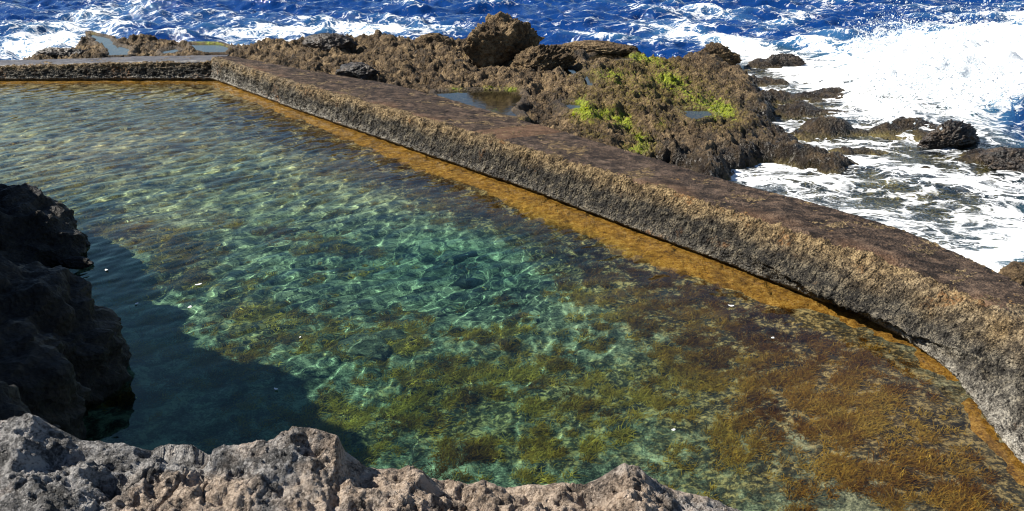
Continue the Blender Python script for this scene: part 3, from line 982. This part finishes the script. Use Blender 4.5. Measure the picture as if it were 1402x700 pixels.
TSZ, SS1, SS2 = terrain(SX, SY, False)
spx, spy = proj(SX, SY, np.full_like(SX, SEA_Z))
shal = sstep(-2.5, .8, np.maximum(SS2, SS1))
crash = blobs(spx, spy, [(1290, 100, 130, 42, 8, 1.0), (1390, 95, 80, 50, 0, .9), (1200, 120, 70, 30, 20, .6)])
SZ = SEA_Z + swell(SX, SY) * (1.5 - 1.25 * shal)
lump = np.abs(fbm(SX * .9, SY * .9, None, 5, seed=421))
SZ += np.clip(crash, 0, 1) * (.6 + .30 * lump + .22 * (ridged(SX * 1.6, SY * 1.6, None, 4, seed=425, gain=.6) - .4))
SZ += .10 * 0
deep = np.clip((SEA_Z - TSZ) / 1.5, 0, 1)
deep = np.where((SX < -23) | (SX > 17.4) | (SY > 40.4), 1.0, deep)
dout = -np.maximum(SS1, SS2)
FO = [(60, 62, 100, 14, -12, 1.2), (100, 28, 150, 12, -14, .7), (400, 42, 130, 11, -2, 1.0), (560, 42, 100, 12, 0, .8), (290, 25, 120, 8, 0, .35),
      (840, 52, 70, 8, 5, .9), (930, 44, 70, 9, 10, .9), (1010, 66, 70, 10, 22, .75), (1090, 96, 80, 12, 26, .75), (900, 14, 90, 6, 8, .5), (1080, 28, 60, 10, -20, .55), (1000, 22, 60, 6, 10, .5), (1250, 12, 120, 4, 4, .35), (1390, 30, 30, 14, 30, .6),
      (1310, 110, 95, 46, 5, 1.8), (1395, 112, 80, 46, 0, 1.5), (1190, 118, 50, 20, 20, .6), (1130, 60, 40, 18, 10, .5), (1180, 150, 120, 12, 26, .6), (1370, 275, 70, 50, 0, .55), (1030, 235, 80, 26, 10, .55), (930, 200, 50, 22, 20, 1.3),
      (1130, 265, 110, 22, 22, .5), (1300, 335, 90, 30, 22, .5), (1390, 340, 50, 40, 0, .6), (1050, 128, 60, 14, 15, .8), (1110, 200, 50, 20, 20, .6), (1180, 200, 50, 30, 20, .45), (1290, 215, 70, 26, 18, -.2), (1400, 160, 50, 16, 0, -.7)]
SW = swell(SX, SY)
foam = .10 + .25 * np.exp(-np.clip(dout, 0, 99) / .9) * (SY > 28) + .56 * blobs(spx, spy, FO) + 1.1 * np.clip(SW - .10, 0, .4)
foam += .16 * shal * (SY < 28) + .5 * np.clip(crash, 0, 1)
foam = np.clip(foam, 0, 1.6)
me = make_mesh('sea', np.stack([SX, SY, SZ], -1).reshape(-1, 3), grid_faces(*SX.shape), M['sea'], {'foam': foam, 'deep': deep})
vv = (SX - WO[0]) * DV[0] + (SY - WO[1]) * DV[1]; uu = (SX - WO[0]) * DU[0] + (SY - WO[1]) * DU[1]
okv = ((vv > np.interp(uu, US, VK) - .4) & (uu > 0)) | ((uu <= 0) & (SY > 30.5)) | (SY > 30.5)
okv &= SX > -42
import bmesh
bm = bmesh.new(); bm.from_mesh(me)
bm.verts.ensure_lookup_table()
bad = np.flatnonzero(~okv.ravel())
bmesh.ops.delete(bm, geom=[bm.verts[i] for i in bad], context='VERTS')
bm.to_mesh(me); bm.free()
sea = link('sea', me, kind='structure')
# open water beyond, out to the horizon, and the sea bed under it all
me = bpy.data.meshes.new('open_sea')
me.from_pydata([(-1500, 71.9, SEA_Z - .05), (1500, 71.9, SEA_Z - .05), (1500, 3000, SEA_Z - .05), (-1500, 3000, SEA_Z - .05),
                (-1500, 4, SEA_Z - .05), (-41.9, 4, SEA_Z - .05), (-41.9, 71.9, SEA_Z - .05), (41.9, 4, SEA_Z - .05), (1500, 4, SEA_Z - .05), (41.9, 71.9, SEA_Z - .05)], [],
               [(0, 6, 9, 1, 2, 3), (4, 5, 6, 0), (7, 8, 1, 9)])
a = me.attributes.new('deep', 'FLOAT', 'POINT'); a.data.foreach_set('value', [1.0] * 10)
a = me.attributes.new('foam', 'FLOAT', 'POINT'); a.data.foreach_set('value', [.15] * 10)
me.materials.append(M['sea'])
link('open_sea', me, kind='structure')
me = bpy.data.meshes.new('sea_bed')
me.from_pydata([(-1500, -400, -3.6), (1500, -400, -3.6), (1500, 3000, -3.6), (-1500, 3000, -3.6)], [], [(0, 1, 2, 3)])
me.materials.append(M['pool_stone'])
link('sea_bed', me, kind='structure')

# spray thrown up by the breaking wave
def spray(n, seed):
    r = np.random.default_rng(seed)
    px = r.choice([1180, 1230, 1270, 1310, 1350, 1390, 1420], n, p=[.08, .14, .2, .2, .16, .13, .09]) + r.normal(0, 26, n)
    py = r.normal(112, 24, n)
    pts = []
    C = np.zeros((n, 3))
    for i in range(n):
        x, y = un(px[i], py[i] + 18, SEA_Z)
        C[i] = (x, y, SEA_Z + .45 + abs(r.normal(0, .5)) * (1.0 + .6 * math.sin(px[i] * .045)))
    k = n // 2     # the finer half flies off the crest
    for i in range(k):
        x, y = un(1165 + 260 * r.random(), 84 + r.normal(0, 7), SEA_Z)
        C[i] = (x, y, SEA_Z + .5 + abs(r.normal(0, .38)) * (1.2 + .8 * math.sin(x * 2.3)))
    rad = .008 + .035 * r.random(n) ** 6
    O = np.array([[1, 0, 0], [-1, 0, 0], [0, 1, 0], [0, -1, 0], [0, 0, 1], [0, 0, -1]], float)
    V = (C[:, None, :] + O[None] * rad[:, None, None]).reshape(-1, 3)
    f = np.array([[0, 2, 4], [2, 1, 4], [1, 3, 4], [3, 0, 4], [2, 0, 5], [1, 2, 5], [3, 1, 5], [0, 3, 5]])
    F = (np.arange(n)[:, None, None] * 6 + f[None]).reshape(-1, 3)
    return make_mesh('sea_spray', V, F, M['spray'])


link('sea_spray', spray(20000, 3), label='white spray thrown up by the wave breaking on the reef', kind='stuff')

# ------------------------------------------------------------------ boulders
def ico(sub):
    bm = bmesh.new()
    bmesh.ops.create_icosphere(bm, subdivisions=sub, radius=1)
    bm.verts.ensure_lookup_table()
    V = np.array([v.co[:] for v in bm.verts]); F = np.array([[v.index for v in f.verts] for f in bm.faces])
    bm.free()
    return V, F


ICO6 = ico(6); ICO5 = ico(5)


def boulder(name, x, y, z, r, seed, mat, label, cat='rock', rough=.16, cut=.72, rotz=0.0, fine=True, group=None, tilt=0.0):
    V, F = ICO6 if fine else ICO5
    V = V.copy()
    # facets: a few planes shave the round form
    rr = np.random.default_rng(seed)
    for k in range(9):
        nrm = rr.normal(0, 1, 3); nrm /= np.linalg.norm(nrm)
        d = cut + .2 * rr.random()
        over = np.maximum(V @ nrm - d, 0)
        V -= over[:, None] * nrm * .85
    s = 1.0
    X, Y, Z = (V * 1.3 + seed * 3.1).T
    f1, f2 = worley(X * 2.4, Y * 2.4, Z * 2.4, seed)
    n = .5 * fbm(X, Y, Z, 5, seed=seed, gain=.55) + .55 * (.4 - f1) + .25 * (ridged(X * 1.6, Y * 1.6, Z * 1.6, 4, seed=seed + 3) - .5) + .35 * (.4 - worley(X * 7, Y * 7, Z * 7, seed + 2)[0]) + .22 * fbm(X * 9, Y * 9, Z * 9, 4, seed=seed + 7, gain=.6)
    V = V * (1 + rough * n * 1.3)[:, None]
    V = V * np.array(r)
    c, q = math.cos(tilt), math.sin(tilt)
    V = np.stack([V[:, 0] * c - V[:, 2] * q, V[:, 1], V[:, 0] * q + V[:, 2] * c], 1)
    o = link(name, make_mesh(name, V, F, mat), loc=(x, y, z), label=label, cat=cat, group=group)
    o.rotation_euler.z = rotz
    return o


def hz(x, y):
    return float(terrain(np.array([x]), np.array([y]))[0][0])


x, y = un(688, 84, .6)
boulder('boulder', x, y, .72, (1.38, .9, 1.22), 5, M['boulder'], 'tallest brown craggy boulder standing on the seaward edge of the shelf', 'boulder', .26, .52, .3)
x, y = un(735, 92, .6)
boulder('boulder', x, y + .3, .48, (1.15, .7, .62), 8, M['boulder'], 'dark sloping boulder leaning against the shaded side of the tallest boulder', 'boulder', .32, .5, -.3, tilt=.45)
x, y = un(452, 68, .6)
boulder('boulder', x, y, .72, (.95, .6, .42), 12, M['wet_boulder'], 'glossy black loaf-shaped boulder on the shelf behind the wall', 'boulder', .16, .7, -.1)
x, y = un(820, 74, .6)
boulder('boulder', x, y + .5, .62, (1.5, .5, .36), 14, M['boulder'], 'long low brown rock along the sea edge behind a tide pool', 'rock', .2, .7, -.06)
x, y = un(595, 62, .6)
boulder('boulder', x, y, .60, (.8, .55, .42), 15, M['boulder'], 'low dark rock at the sea edge just left of the tallest boulder', 'rock', .2, .7, .2)
x, y = un(985, 72, .3)
boulder('boulder', x, y, .12, (1.0, .6, .45), 17, M['boulder'], 'brown craggy rock at the far corner of the shelf edged with foam', 'rock', .36, .5, .2)
x, y = un(1066, 80, .1)
boulder('boulder', x, y, -.08, (.8, .4, .40), 19, M['wet_boulder'], 'small pointed dark rock standing alone in the foam beyond the shelf', 'rock', .34, .5, -.3)
x, y = un(1298, 182, .0)
boulder('boulder', x, y, -.16, (.85, .5, .42), 21, M['wet_boulder'], 'rounded wet black rock standing highest in the foaming reef', 'rock', .34, .6, .5)
x, y = un(1385, 215, .0)
boulder('boulder', x, y, -.12, (.7, .6, .32), 23, M['wet_boulder'], 'flat wet rock at the outer end of the reef with foam beside it', 'rock', .2, .66, -.6)
x, y = un(1398, 376, .2)
boulder('boulder', x, y, .1, (.28, .3, .28), 25, M['boulder'], 'small grey brown stone against the sea side of the wall', 'rock', .18, .7, 0, False)
x, y = un(490, 98, .6)
boulder('boulder', x, y, .55, (.8, .5, .3), 27, M['wet_boulder'], 'low slaty grey rock wedged beside the wall walkway', 'rock', .2, .68, -.3)
x, y = un(85, 76, .4)
boulder('boulder', x, y, .35, (.95, .5, .36), 29, M['wet_boulder'], 'dark slaty rock behind the far low wall', 'rock', .2, .68, .1)

# stones by the cliff and in the pool
x, y = un(93, 350, 0)
boulder('stone', x, y, .02, (.18, .14, .13), 31, M['cliff'], 'smaller of two dark stones standing out of the water by the cliff', 'stone', .2, .66, .3, False, 'stones at the foot of the cliff')
x, y = un(104, 362, 0)
boulder('stone', x, y, .0, (.32, .16, .12), 33, M['cliff'], 'wider flat dark stone at the water line by the cliff', 'stone', .2, .66, -.3, False, 'stones at the foot of the cliff')


def under(px, py):
    """a point on the pool bed that is seen through the water at this bearing"""
    x0, y0 = un(px, py, 0)
    r0 = math.hypot(x0, y0)
    ti = math.atan2(r0, EYE); tt = math.asin(math.sin(ti) / 1.33)
    dep = 1.0
    for _ in range(6):
        k = (r0 + dep * math.tan(tt)) / r0
        dep = -float(bed(np.array([x0 * k]), np.array([y0 * k]))[0])
    return x0 * k, y0 * k, -dep


x, y, z = under(634, 388)
boulder('stone', x, y, z + .10, (.24, .20, .24), 41, M['pool_stone'], 'angular grey stone on the pool bed casting a dark shadow', 'stone', .10, .52, .4, False)
x, y, z = under(628, 352)
boulder('stone', x, y, z + .02, (.34, .16, .16), 43, M['pool_stone'], 'flat dark slab on the pool bed behind the angular stone', 'stone', .10, .55, .7, False)
x, y, z = under(492, 478)
boulder('stone', x, y, z + .02, (.42, .60, .20), 45, M['pool_stone'], 'large greenish slab on the pool bed beside the shaded water', 'stone', .16, .42, .5, False)
x, y, z = under(535, 462)
boulder('stone', x, y, z, (.45, .22, .16), 47, M['pool_stone'], 'long dark stone on the pool bed next to the large slab', 'stone', .10, .55, -.2, False)
x, y, z = under(605, 432)
boulder('stone', x, y, z, (.12, .10, .12), 49, M['pool_stone'], 'little dark stone on the pool bed below the angular stone', 'stone', .12, .55, .2, False)
x, y, z = under(418, 314)
boulder('stone', x, y, z, (.16, .14, .14), 51, M['pool_stone'], 'round dark stone alone on the rippled part of the pool bed', 'stone', .12, .6, .2, False)

# ------------------------------------------------------------------ cliff on the near side
def lump_cloud(lobes, voxel, seed, mat, name, amp=.22):
    bm = bmesh.new()
    V0, F0 = ico(4)
    allv, allf, off = [], [], 0
    for (cx, cy, cz, rx, ry, rz) in lobes:
        V = V0 * np.array([rx, ry, rz]) + np.array([cx, cy, cz])
        allv.append(V); allf.append(F0 + off); off += len(V)
    me = make_mesh(name, np.concatenate(allv), np.concatenate(allf))
    tmp = bpy.data.objects.new('tmp', me); COL.objects.link(tmp)
    md = tmp.modifiers.new('r', 'REMESH'); md.mode = 'VOXEL'; md.voxel_size = voxel
    dg = bpy.context.evaluated_depsgraph_get(); dg.update()
    out = bpy.data.meshes.new_from_object(tmp.evaluated_get(dg))
    bpy.data.objects.remove(tmp)
    out.name = name
    C = coords_of(out)
    x, y, z = C.T
    f1, f2 = worley(x * 1.1 + .5 * perlin(x * 2, y * 2, z * 2, 1), y * 1.1, z * 1.5, seed)
    g1, g2 = worley(x * 3.2, y * 3.2, z * 4.2, seed + 1)
    d = amp * (1.1 * fbm(x * .7, y * .7, z * .9, 4, seed=seed + 2) + 1.0 * (.5 - f1) + .38 * (.5 - g1) + .5 * (ridged(x * .9, y * .9, z * 1.6, 4, seed=seed + 5) - .5) + .55 * (np.abs(((z * 1.9 + .5 * fbm(x * .8, y * .8, z * .8, 3, seed=seed + 9)) % 1.0) - .5) - .25) + .45 * (worley(x * 5.5, y * 5.5, z * 7, seed + 10)[0] - .45) + .35 * (ridged(x * 2.6, y * 2.6, z * 3.4, 4, seed=seed + 11, gain=.6) - .5) + .22 * fbm(x * 7, y * 7, z * 7, 4, seed=seed + 8))
    nrm = normals_of(out)
    C = C + nrm * d[:, None]
    out.vertices.foreach_set('co', C.astype(np.float32).ravel())
    out.polygons.foreach_set('use_smooth', np.ones(len(out.polygons), bool))
    out.materials.clear(); out.materials.append(mat)
    out.update()
    return out


LOBES = [(-9.6, 13.6, .0, 2.75, 1.75, .95), (-9.8, 12.3, -.1, 3.0, 1.5, .75), (-8.8, 14.6, -.2, 1.3, .9, .7),
         (-6.5, 9.0, .2, 2.05, 1.35, 1.35), (-6.35, 7.6, .4, 2.15, 1.6, 1.5), (-9.0, 10.8, .2, 1.6, 1.2, 1.2), (-5.6, 5.4, .6, 2.4, 1.8, 1.7),
         (-8.3, 8.4, 1.9, 2.3, 3.2, 3.1), (-9.6, 10.8, 1.4, 2.2, 2.6, 2.3), (-11.2, 13.2, 1.2, 2.6, 2.6, 1.9), (-6.9, 4.6, 1.4, 3.0, 3.0, 2.7)]  # unseen crest beyond the view, raised to throw shade over cliff and pool
link('cliff', lump_cloud(LOBES, .055, 501, M['cliff'], 'cliff'), kind='structure')

# ------------------------------------------------------------------ ledge in front
EDGE_PX = [(-300, 560), (-120, 572), (0, 576), (50, 572), (75, 585), (110, 602), (150, 606), (200, 613), (225, 606), (260, 608), (285, 624), (310, 612), (340, 612), (362, 604), (385, 591), (430, 586), (462, 597), (470, 616), (500, 638),
           (545, 641), (558, 636), (590, 654), (640, 662), (660, 654), (690, 667), (730, 663), (760, 658), (800, 662), (825, 650), (855, 632), (880, 642), (905, 660), (950, 672), (1000, 690), (1040, 708), (1100, 735), (1250, 800), (1500, 880)]
YE = 2.85


def ledge():
    exz = [un_y(px, py, YE) for px, py in EDGE_PX]
    ex = np.array([p[0] for p in exz]); ez = np.array([p[1] for p in exz])
    gx = np.arange(-2.6, 1.8, .0058)
    top = np.concatenate([np.arange(-1.75, -.9, .015), np.arange(-.9, 0, .0055)])
    drop = np.linspace(.02, 1.0, 60)
    s = np.concatenate([top, drop])
    X, S = np.meshgrid(gx, s)
    ze = np.interp(X, ex, ez)
    zs = np.interp(X, ex, smooth(np.interp(ex, ex, ez), 4))
    back = np.clip(-S, 0, 9)
    base = np.interp(X, [-3.2, -1.5, -.3, .5, 1.0, 2.2], [3.20, 3.16, 3.10, 3.06, 2.95, 2.5])
    Z = base + (ze - base) * np.exp(-(back / .22) ** 2) + .05 * back
    Y = YE + np.where(S <= 0, S, .42 * (1 - np.exp(-S * 2.2)))
    drp = np.where(S > 0, 5.0 * S ** 1.5, 0)
    Z = Z - drp
    wob = perlin(X * 2, Y * 2, Z * 1.2, 601)
    # noise is taken in 3D so that the seaward drop is craggy as well
    f1, f2 = worley(X * 5 + .4 * wob, Y * 5, Z * 5, 611)
    g1, g2 = worley(X * 13, Y * 13, Z * 13, 615)
    n = -.012 + .046 * fbm(X * 2.6, Y * 2.6, Z * 2.6, 3, seed=621) + .035 * (ridged(X * 2.6 + .4 * wob, Y * 4.2, Z * 3, 5, seed=625, gain=.6) - .55) + .022 * (.5 - f1) + .020 * (.5 - g1) + .034 * fbm(X * 11, Y * 14, Z * 12, 5, seed=631, gain=.60)
    pit = sstep(.30, .05, g1) * sstep(.05, .35, fbm(X * 4, Y * 4, Z * 4, 3, seed=641))
    n = n - .028 * pit - .03 * sstep(.06, .0, f2 - f1) * sstep(.05, .35, fbm(X * 1.7, Y * 1.7, Z * 1.7, 2, seed=645))
    at_edge = 1 - .35 * np.exp(-(back / .06) ** 2)
    Z = Z + n * at_edge
    Y = Y - n * .6 * (S > 0)
    for (px, py, r, dpt) in [(372, 632, .05, .12), (392, 628, .045, .12), (478, 640, .035, .06), (505, 636, .05, .05), (160, 672, .035, .05), (150, 690, .04, .06), (262, 650, .06, .06), (215, 650, .03, .06), (640, 690, .03, .04), (930, 690, .04, .06),
                             (60, 640, .04, .07), (110, 665, .05, .05), (310, 668, .05, .05), (540, 664, .03, .04), (430, 660, .045, .045), (820, 672, .05, .05), (720, 676, .03, .04)]:
        x0, y0 = un(px, py, 3.08)
        rr = np.hypot((X - x0) * (.7 + .3 * wob), (Y - y0) * 1.3) / r
        Z = Z - dpt * np.exp(-rr ** 4) * (S <= 0)
    return make_mesh('rock_ledge', np.stack([X, Y, Z], -1).reshape(-1, 3), grid_faces(*X.shape), M['ledge'])


link('rock_ledge', ledge(), kind='structure')
# the rock the viewer stands on, below and behind
link('rock_bank', lump_cloud([(-1.2, -1.2, .3, 5.5, 3.2, 2.75), (-.6, 1.4, .0, 2.6, 1.5, 2.6), (3.0, -1.5, .0, 3.5, 2.6, 2.0)], .11, 551, M['cliff'], 'rock_bank', .15), kind='structure')

# ------------------------------------------------------------------ scraps afloat
def scrap(px, py, size, label, seed):
    r = np.random.default_rng(seed)
    V, F = ico(3)
    V = V * (1 + .25 * fbm(V[:, 0] * 1.5 + seed, V[:, 1] * 1.5, V[:, 2] * 1.5, 3, seed=seed))[:, None]
    V = V * np.array([size, size * (.5 + .25 * r.random()), size * .16])
    V[:, 2] += .25 * V[:, 0] ** 2 / size
    x, y = un(px, py, .01)
    o = link('white_scrap', make_mesh('white_scrap', V, F, M['scrap']), loc=(x, y, .012), label=label, cat='scrap', group='white scraps afloat on the pool')
    o.rotation_euler = (0, 0, r.random() * 3)


for i, (px, py, s, lb) in enumerate([
        (272, 390, .050, 'largest white scrap afloat in the shaded water beside the golden weed'),
        (260, 421, .036, 'round white scrap afloat in the shade, nearer than the largest one'),
        (146, 370, .030, 'white scrap afloat close to the flat dark stone by the cliff'),
        (187, 416, .028, 'white scrap in deep shade, nearest to the bulging cliff'),
        (378, 533, .026, 'small white scrap in the shade, nearest the front rock'),
        (1001, 419, .042, 'white scrap over the dark weed nearest to the long wall'),
        (1058, 463, .026, 'white scrap over dark weed, second out from the long wall'),
        (922, 589, .024, 'white scrap over the sunlit green bed, nearest the pointed front rock'),
        (411, 462, .020, 'tiny white scrap at the sunlit edge of the cliff shadow')]):
    scrap(px, py, s, lb, i + 3)

# ------------------------------------------------------------------ light, sky, camera
SUN_EL, SUN_AZ = math.radians(43), math.radians(172)     # azimuth measured from +X towards +Y
sd = (math.cos(SUN_EL) * math.cos(SUN_AZ), math.cos(SUN_EL) * math.sin(SUN_AZ), math.sin(SUN_EL))
ld = bpy.data.lights.new('sun', 'SUN')
ld.energy = 5.0; ld.angle = math.radians(.53); ld.color = (1, .94, .84)
sun = bpy.data.objects.new('sun', ld); COL.objects.link(sun)
from mathutils import Vector
sun.rotation_euler = (-Vector(sd)).to_track_quat('-Z', 'Y').to_euler()

w = bpy.data.worlds.new('World'); scene.world = w
w.use_nodes = True
nt = w.node_tree; nt.nodes.clear()
sky = nt.nodes.new('ShaderNodeTexSky'); sky.sky_type = 'NISHITA'; sky.sun_disc = False
sky.sun_elevation = SUN_EL
sky.dust_density = .15; sky.ozone_density = 3.0
sky.sun_rotation = (math.pi / 2 - SUN_AZ) % (2 * PI)
bg = nt.nodes.new('ShaderNodeBackground'); bg.inputs['Strength'].default_value = .055
wo = nt.nodes.new('ShaderNodeOutputWorld')
nt.links.new(sky.outputs[0], bg.inputs[0]); nt.links.new(bg.outputs[0], wo.inputs[0])

cam = bpy.data.cameras.new('camera')
cam.sensor_width = 36; cam.lens = 36 * FOC / 1402
cam.clip_end = 5000; cam.clip_start = .05
co = bpy.data.objects.new('camera', cam); COL.objects.link(co)
co.location = (0, 0, EYE)
co.rotation_euler = (PI / 2 - TILT, 0, 0)
scene.camera = co

# sunlight focused by the ripples: real caustics through the water
MNEE = True
if MNEE:
    ld.cycles.is_caustics_light = True
    water.cycles.is_caustics_caster = True
    for o in scene.objects:
        if o.type == 'MESH' and (o.name.startswith(('pool_floor', 'seaweed', 'stone', 'footing', 'cliff', 'body', 'rock_bank'))):
            o.cycles.is_caustics_receiver = True

vs = scene.view_settings
vs.view_transform = 'Standard'; vs.look = 'None'; vs.gamma = 1; vs.exposure = .8
cy = scene.cycles
cy.filter_width = 1.1
cy.use_denoising = True
cy.denoiser = 'OPENIMAGEDENOISE'
cy.max_bounces = 8; cy.transparent_max_bounces = 12; cy.transmission_bounces = 6; cy.diffuse_bounces = 3; cy.glossy_bounces = 3
cy.caustics_refractive = True; cy.caustics_reflective = False
cy.sample_clamp_indirect = 4
